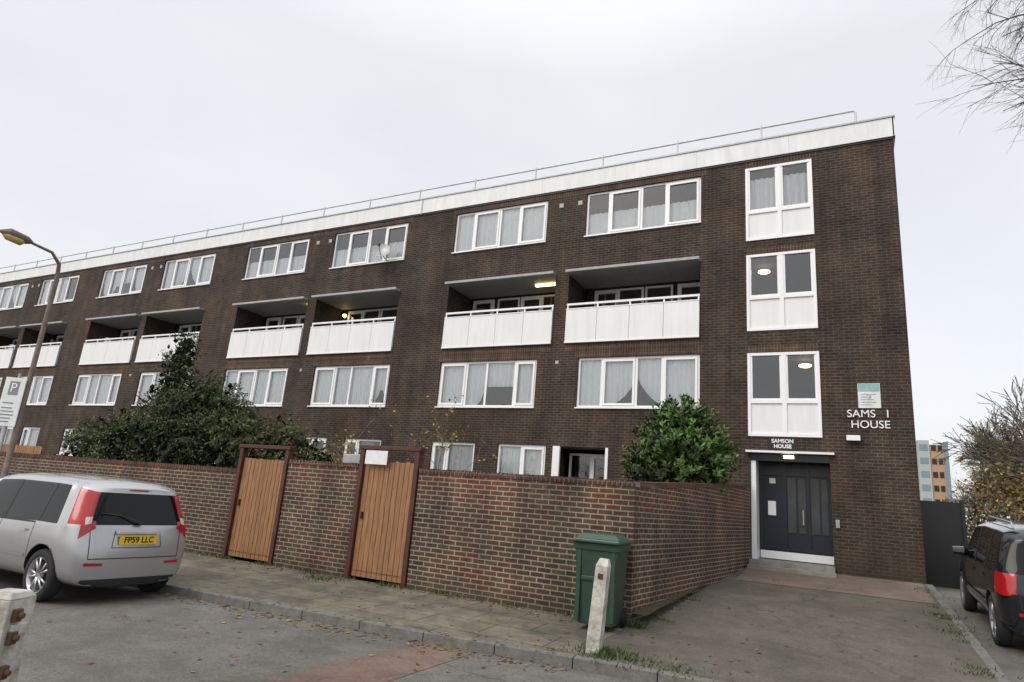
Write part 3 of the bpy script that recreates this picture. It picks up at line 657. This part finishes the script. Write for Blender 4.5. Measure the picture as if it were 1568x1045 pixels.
    od=m.build('details')
    t=text('FP59 LLC' if kind=='hatch' else 'LD08 KXV',.105,(ps_-.003,0,pz),(math.radians(90),0,math.radians(-90)),'black','plate_text',None,ext=.001,bold=.002)
    wm=MB()
    for a in ax:
        for sg_ in (1,-1):
            O=(a,sg_*(W-.11),R_); A=(0,sg_,0)
            wm.lathe([(0.001,-.09),(R_-.04,-.09),(R_-.008,-.08),(R_,-.05),(R_,.05),(R_-.015,.085),(R_-.085,.095),(R_-.095,.085)],O,A,36,'tyre')
            wm.lathe([(R_-.095,.088),(R_-.112,.08),(R_-.12,.02)],O,A,36,'rim'); wm.lathe([(R_-.12,.02),(0.001,.02)],O,A,36,'trim'); wm.lathe([(.045,.02),(.045,.075),(.001,.08)],O,A,16,'rim')
            for q in range(5):
                for dq in (-.13,.13):
                    t0=2*math.pi*q/5+dq; c_,s_=math.cos(t0),math.sin(t0); c2,s2=math.cos(t0+dq*.8),math.sin(t0+dq*.8)
                    wm.tube([(a+.03*c_,sg_*(W-.11+.07),R_+.03*s_),(a+(R_-.10)*c2,sg_*(W-.11+.07),R_+(R_-.10)*s2)],[.018,.013],6,'rim')
    ow=wm.build('wheels')
    for p in ow.data.polygons: p.use_smooth=True
    for q in (o,od,t,ow): q.parent=e
    e.matrix_world=T
    return e
T=Matrix(((-1,0,0,-8.42),(0,-1,0,5.68),(0,0,1,-1.68),(0,0,0,1)))
car('parked_car',T,.85,1.0,1.0,'silver','hatch')
ang=math.atan(.0648)
T=Matrix.Translation((2.66,11.25,gz(11.25)))@Matrix.Rotation(ang,4,'X')@Matrix(((0,-1,0,0),(1,0,0,0),(0,0,1,0),(0,0,0,1)))
car('parked_car',T,.92,1.08,1.08,'blackpaint','mpv')

# ---------------------------------------------------------------- vegetation
def leafmat(name,c,c2): return mat(name,c,.6,col2=c2,scale=1.5,island=.45,spec=.25)
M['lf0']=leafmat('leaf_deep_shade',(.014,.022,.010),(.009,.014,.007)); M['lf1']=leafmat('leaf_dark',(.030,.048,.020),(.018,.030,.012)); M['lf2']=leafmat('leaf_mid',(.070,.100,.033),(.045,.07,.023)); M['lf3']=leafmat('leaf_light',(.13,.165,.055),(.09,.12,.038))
M['lf4']=leafmat('leaf_yellow',(.38,.25,.04),(.25,.17,.04)); M['lf5']=leafmat('leaf_brown',(.17,.09,.04),(.10,.055,.03)); M['bark']=mat('bark',(.085,.07,.055),.9,var=.3,scale=12); M['laurel']=leafmat('leaf_laurel',(.12,.215,.05),(.075,.14,.03)); M['twig']=mat('pale_twigs',(.13,.11,.092),.9,var=.3,scale=3)
def leaf(m,p,size,k,asp=.45,down=0):
    d=Vector((U(-1,1),U(-1,1),U(-1,1)-down)).normalized(); a=d.orthogonal().normalized(); b=d.cross(a); t=U(0,6.28); s=(a*math.cos(t)+b*math.sin(t))*size*asp*.5
    d=d*size*U(.7,1.2); m.quad(p,p+d*.5+s,p+d,p+d*.5-s,k)
def blob(m,c,r,nclump,nleaf,size,keys,spread=.16,asp=.45,down=0,core=True):
    c=Vector(c)
    if core:
        for i in range(int(nclump*6)):
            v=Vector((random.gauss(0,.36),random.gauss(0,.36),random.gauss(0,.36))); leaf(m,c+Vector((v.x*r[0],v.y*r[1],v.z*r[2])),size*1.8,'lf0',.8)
    for i in range(nclump):
        while True:
            v=Vector((U(-1,1),U(-1,1),U(-1,1)))
            if .05<v.length<1: break
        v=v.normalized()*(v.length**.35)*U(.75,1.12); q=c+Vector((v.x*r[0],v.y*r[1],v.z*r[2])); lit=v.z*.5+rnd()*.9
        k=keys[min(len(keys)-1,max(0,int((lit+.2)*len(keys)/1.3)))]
        for j in range(nleaf): leaf(m,q+Vector((random.gauss(0,spread),random.gauss(0,spread),random.gauss(0,spread*.8))),size,k,asp,down)
random.seed(5)
def trunk(m,base,top,r):
    b=Vector(base);t=Vector(top); m.tube([b,b.lerp(t,.4)+Vector((U(-.1,.1),U(-.1,.1),0)),t],[r,r*.7,r*.25],7,'bark')
    for i in range(7):
        s=b.lerp(t,U(.25,.8)); e=s+Vector((U(-1,1),U(-1,1),U(.3,1)))*(t-b).length*.28; m.tube([s,s.lerp(e,.5)+Vector((0,0,.05)),e],[r*.4,r*.25,r*.08],5,'bark')
m=MB(); trunk(m,(-16.5,11.2,-1.3),(-16.4,11.2,3.5),.09)
for i in range(14):
    z=-.8+i*.335; rr=1.25*(1-i/14.6)**.8+.06; blob(m,(-16.5+.05*math.sin(i*2.1),11.2,z),(rr,rr,.42),max(8,40-int(i*2.4)),34,.10,['lf1','lf1','lf1','lf2'],.115,.3)
m.build('conifer_shrub')
def arching(m,c,r,n,size,keys,spray=.7):
    # arching leafy stems that give the crown a ragged outline
    c=Vector(c)
    for i in range(n):
        v=Vector((random.gauss(0,1),random.gauss(0,1),abs(random.gauss(0,1)))).normalized(); s=c+Vector((v.x*r[0],v.y*r[1],v.z*r[2]))*.7
        d=(v+Vector((0,0,.7))).normalized(); q=s.copy(); pts=[s]; 
        for j in range(6):
            d=(d+Vector((v.x*.12,v.y*.12,-.2))).normalized(); q=q+d*spray/6; pts.append(q.copy())
        m.tube(pts,[.008]*6+[.003],3,'bark',cap=False); k=random.choice(keys)
        for j in range(24):
            t=U(.1,5.99); a=pts[int(t)].lerp(pts[int(t)+1],t-int(t)); leaf(m,a,size,k,.28,.5)
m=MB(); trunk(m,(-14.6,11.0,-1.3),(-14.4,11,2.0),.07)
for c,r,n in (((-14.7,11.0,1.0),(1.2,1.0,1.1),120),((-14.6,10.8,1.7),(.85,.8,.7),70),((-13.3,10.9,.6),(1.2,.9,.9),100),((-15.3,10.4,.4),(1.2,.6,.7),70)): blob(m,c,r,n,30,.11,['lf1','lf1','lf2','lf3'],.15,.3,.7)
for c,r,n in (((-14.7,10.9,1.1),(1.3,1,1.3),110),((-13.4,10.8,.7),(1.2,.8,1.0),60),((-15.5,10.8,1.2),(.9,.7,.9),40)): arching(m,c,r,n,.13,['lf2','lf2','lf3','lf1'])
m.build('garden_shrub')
m=MB(); trunk(m,(-18.4,11.0,-1.3),(-18.3,11,1.2),.06)
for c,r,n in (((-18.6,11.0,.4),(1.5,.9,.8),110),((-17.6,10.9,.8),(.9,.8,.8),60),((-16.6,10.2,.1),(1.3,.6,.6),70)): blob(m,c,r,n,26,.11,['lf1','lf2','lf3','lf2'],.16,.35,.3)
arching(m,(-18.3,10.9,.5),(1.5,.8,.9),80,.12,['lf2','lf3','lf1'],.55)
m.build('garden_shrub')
m=MB(); trunk(m,(-12.1,11.0,-1.3),(-12.1,11,1.2),.05)
blob(m,(-12.3,11,.5),(1.1,.8,.85),90,24,.11,['lf1','lf2','lf2'],.16,.35,.4); blob(m,(-11.5,11,.5),(.7,.6,.85),60,22,.10,['lf5','lf1','lf5','lf2'],.14,.5)
blob(m,(-10.6,10.9,.2),(.6,.5,.6),35,20,.10,['lf1','lf2','lf2'],.15,.5); arching(m,(-12.2,10.9,.5),(1.1,.7,.8),50,.12,['lf2','lf5','lf3'],.5)
m.build('garden_shrub')
m=MB(); trunk(m,(-3.1,14,-1.2),(-3.1,14,1.8),.07); random.seed(9)
def sprigs(m,c,r,n,size):
    c=Vector(c)
    for i in range(n):
        v=Vector((random.gauss(0,1),random.gauss(0,1),random.gauss(.15,1))).normalized(); p=c+Vector((v.x*r[0],v.y*r[1],v.z*r[2]))*U(.6,1.08)
        ax_=(v+Vector((0,0,1.0))+Vector((U(-.4,.4),U(-.4,.4),0))).normalized(); k='laurel' if (v.z>-.1 and rnd()<.7) else random.choice(['lf2','lf1','laurel'])
        for j in range(15):
            t=j/15; a=U(0,6.28); o_=ax_.orthogonal().normalized(); o2=ax_.cross(o_); d=(ax_*U(.4,1.1)+(o_*math.cos(a)+o2*math.sin(a))).normalized()*size*U(.7,1.15); s=d.cross(ax_).normalized()*size*.18
            b0=p+ax_*t*.24; m.quad(b0,b0+d*.5+s,b0+d,b0+d*.5-s,k)
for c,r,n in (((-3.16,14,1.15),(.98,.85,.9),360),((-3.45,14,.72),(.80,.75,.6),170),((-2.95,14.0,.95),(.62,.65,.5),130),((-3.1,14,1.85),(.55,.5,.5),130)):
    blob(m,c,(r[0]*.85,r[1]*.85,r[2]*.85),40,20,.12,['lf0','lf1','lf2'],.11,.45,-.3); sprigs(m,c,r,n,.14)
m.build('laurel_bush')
def branch(m,p,d,l,r,depth,k,droop=0,sp=.5,leaves=None,nseg=3,rmin=0):
    pts=[p];q=p.copy();dd=d.copy()
    for i in range(nseg):
        dd=(dd+Vector((U(-.18,.18),U(-.18,.18),U(-.14,.14)-droop*.12))).normalized(); q=q+dd*(l/nseg); pts.append(q.copy())
    rs=[max(rmin,r*(1-.55*i/nseg)) for i in range(nseg+1)]; m.tube(pts,rs,5 if depth>1 else 3,k,cap=False)
    if leaves and depth<=1:
        for pt in pts[1:]:
            if rnd()<leaves[0]: leaf(m,pt,leaves[1],leaves[2],.6)
    if depth<=0: return
    nb=random.choice([3,4]) if depth>1 else random.choice([3,4,5])
    for i in range(nb):
        t=U(.3,1); idx=min(nseg-1,int(t*nseg)); s=pts[idx].lerp(pts[idx+1],t*nseg-idx)
        nd=(dd+Vector((U(-1,1),U(-1,1),U(-1,1)))*sp*1.4).normalized(); branch(m,s,nd,l*U(.55,.8),r*.5,depth-1,k,droop,sp,leaves,nseg,rmin)
M['twlight']=mat('sapling_twigs',(.22,.18,.13),.8)
m=MB(); random.seed(3)
branch(m,Vector((-7.9,12,-1.2)),Vector((-.05,0,1)),1.7,.03,4,'twlight',0,.5,(.3,.08,'lf4')); m.build('sapling_tree')
m=MB(); branch(m,Vector((-10.4,12.6,-1.2)),Vector((.05,0,1)),1.7,.03,4,'twlight',.2,.55,(.5,.09,'lf4')); m.build('sapling_tree')
m=MB(); random.seed(12)
m.tube([(6.6,11.5,-1.5),(6.5,11.5,1.5),(6.3,11.4,4.5),(5.8,11.2,7.2)],[.28,.22,.17,.11],10,'bark')
for i in range(9):
    s=Vector((U(5.8,6.3),U(11.1,11.5),U(4.5,7.5))); branch(m,s,Vector((U(-1,1),U(-1,1),.7)).normalized(),2.2,.06,4,'bark',.3,.45)
for tgt in ((3.1,10.4,8.3),(2.9,10.6,7.7),(3.4,9.8,7.2),(3.0,11.2,8.9)):
    s=Vector((5.8,11.2,7.0)); t_=Vector(tgt); m.tube([s,s.lerp(t_,.5)+Vector((0,0,.3)),t_],[.06,.04,.02],6,'bark',cap=False)
    for q in (.55,.75,.9,1):
        b_=s.lerp(t_,q)+Vector((0,0,.1)); branch(m,b_,Vector((-.75,-.2,-.25+U(-.4,.4))).normalized(),.85,.014,3,'bark',1.2,.5)
m.build('bare_tree')
bt=empty('background_trees'); protos=[]
for k_ in range(3):
    random.seed(30+k_); m=MB(); m.tube([(0,0,-.2),(0,0,1.2),(.1,0,2.6)],[.22,.17,.13],7,'twig')
    for i in range(9): branch(m,Vector((.05,0,U(1.2,2.6))),Vector((U(-.7,.7),U(-.7,.7),1)).normalized(),2.6,.10,4,'twig',0,.42,(.16,.18,'lf4') if k_==1 else None,3,.014)
    me=m.build('tree_proto',bt); protos.append(me.data); bpy.data.objects.remove(me)
random.seed(44)
spots=[(9.6,40,1.15),(11.0,42,1.25),(12.6,45,1.2),(10.0,47,1.15)]+[(.205*y+d,y,U(.9,1.15)) for y,d in ((56,-1.2),(58,1),(60,-.2),(62,2.6),(66,.6),(70,3),(64,4.2),(75,-1.5),(74,5),(70,-.5),(80,0),(82,2.5))]+[(x+U(-1,1),U(52,80),U(.95,1.35)) for x in range(13,44,2)]+[(U(13,55),U(80,120),U(1.1,1.5)) for _ in range(14)]
for (x,y,s) in spots:
    o=bpy.data.objects.new('bare_tree_part',random.choice(protos)); scene.collection.objects.link(o); o.parent=bt; o.location=(x,y,-1.1); o.rotation_euler=(0,0,U(0,6.28)); o.scale=(s,s,s*U(.95,1.2))
m=MB()
for i in range(60):
    y=U(34,60); t=U(.125,.5) if i<30 else U(.15,.26); x=y*t
    ks=['lf5','twig','lf1'] if t<.165 else random.choice([['lf4','lf5','lf4'],['twig','lf2','lf5'],['lf5','lf4','lf2']])
    hi=U(-.2,1.0) if t<.17 else U(-.2,2.4)
    blob(m,(x,y,hi),(U(.8,1.8),1,U(.7,1.5)),22,13,.2,ks,.42,.6,core=False)
m.build('autumn_undergrowth',bt)
tw=empty('distant_tower_block'); m=MB(); M['tw1']=mat('tower_cladding',(.42,.43,.43),.7); M['tw2']=mat('tower_orange_panel',(.42,.27,.18),.7); M['tw3']=mat('tower_blue_panel',(.18,.27,.34),.6)
m.box(12.6,14.6,150,162,-1.1,18.2,'tw1'); m.box(14.6,17.0,150.3,162,-1.1,17.4,'tw2'); m.box(17.0,17.7,150.1,162,-1.1,18.0,'tw3')
for i in range(7):
    z=.6+i*2.6; m.box(12.9,14.3,149.93,149.99,z,z+1.2,'tw3'); m.box(14.9,15.7,150.22,150.29,z,z+1.1,'dark'); m.box(16.0,16.7,150.22,150.29,z,z+1.1,'dark')
m.build('tower',tw)
m=MB(); m.box(1.42,2.28,18.0,18.05,-1.1,.78,'black'); m.box(1.40,1.46,17.95,18.1,-1.1,.84,'black'); m.box(2.26,2.33,17.95,18.1,-1.1,.84,'black')
m.build('black_metal_gate')
m=MB(); random.seed(8)
def tuft(x,y,n,h,sp):
    for i in range(n):
        px_,py_=x+random.gauss(0,sp),y+random.gauss(0,sp*.6); z=hz(py_)-.01; a=U(0,6.28); d=Vector((math.cos(a)*.01,math.sin(a)*.01,0)); t=Vector((U(-.05,.05),U(-.05,.05),h*U(.4,1)))
        p=Vector((px_,py_,z)); m.quad(p-d,p+d,p+t+d*.2,p+t-d*.2,random.choice(['lf2','lf3','lf2']))
tuft(-2.45,7.38,420,.09,.16); tuft(-2.2,7.3,260,.06,.3); tuft(-1.6,7.3,120,.05,.3); tuft(-2.62,9.0,160,.12,.07)
for i in range(34): tuft(U(-12,-2.7),9.03,22,.07,.1)
for i in range(24): tuft(U(1.2,1.36),U(9,16),24,.06,.12)
for i in range(14): tuft(-2.6+U(0,.3),U(9.3,12),14,.07,.06)
tuft(-7.9,8.7,200,.07,.2)
m.build('grass_tufts')
m=MB()
for i in range(1700):
    mode=rnd()
    if mode<.5: x=U(-14,-1); y=ky(x)+random.gauss(-.12,.13); z=(-1.672 if y<ky(x) else -1.558)
    elif mode<.72: x=U(-14,-2.7); y=9.05-abs(random.gauss(0,.2)); z=hz(y)+.006
    elif mode<.84: x=U(-14,-1); y=U(ky(x)+.15,9); z=hz(y)+.006
    else: x=U(-8,1.2); y=U(2,6.5) if x<-3 else U(8,16); z=(-1.672 if y<6.6 else hz(y)+.008)
    if x>-2.7 and y<7.3: continue
    a=U(0,6.28); s=U(.012,.04); u=Vector((math.cos(a),math.sin(a),U(-.1,.3)))*s; v=Vector((-math.sin(a),math.cos(a),U(-.1,.3)))*s*.6; p=Vector((x,y,z+.004)); m.quad(p-u,p-v,p+u,p+v,random.choice(['lf5','lf4','lf5','lf5','lf3']))
m.build('leaf_litter')
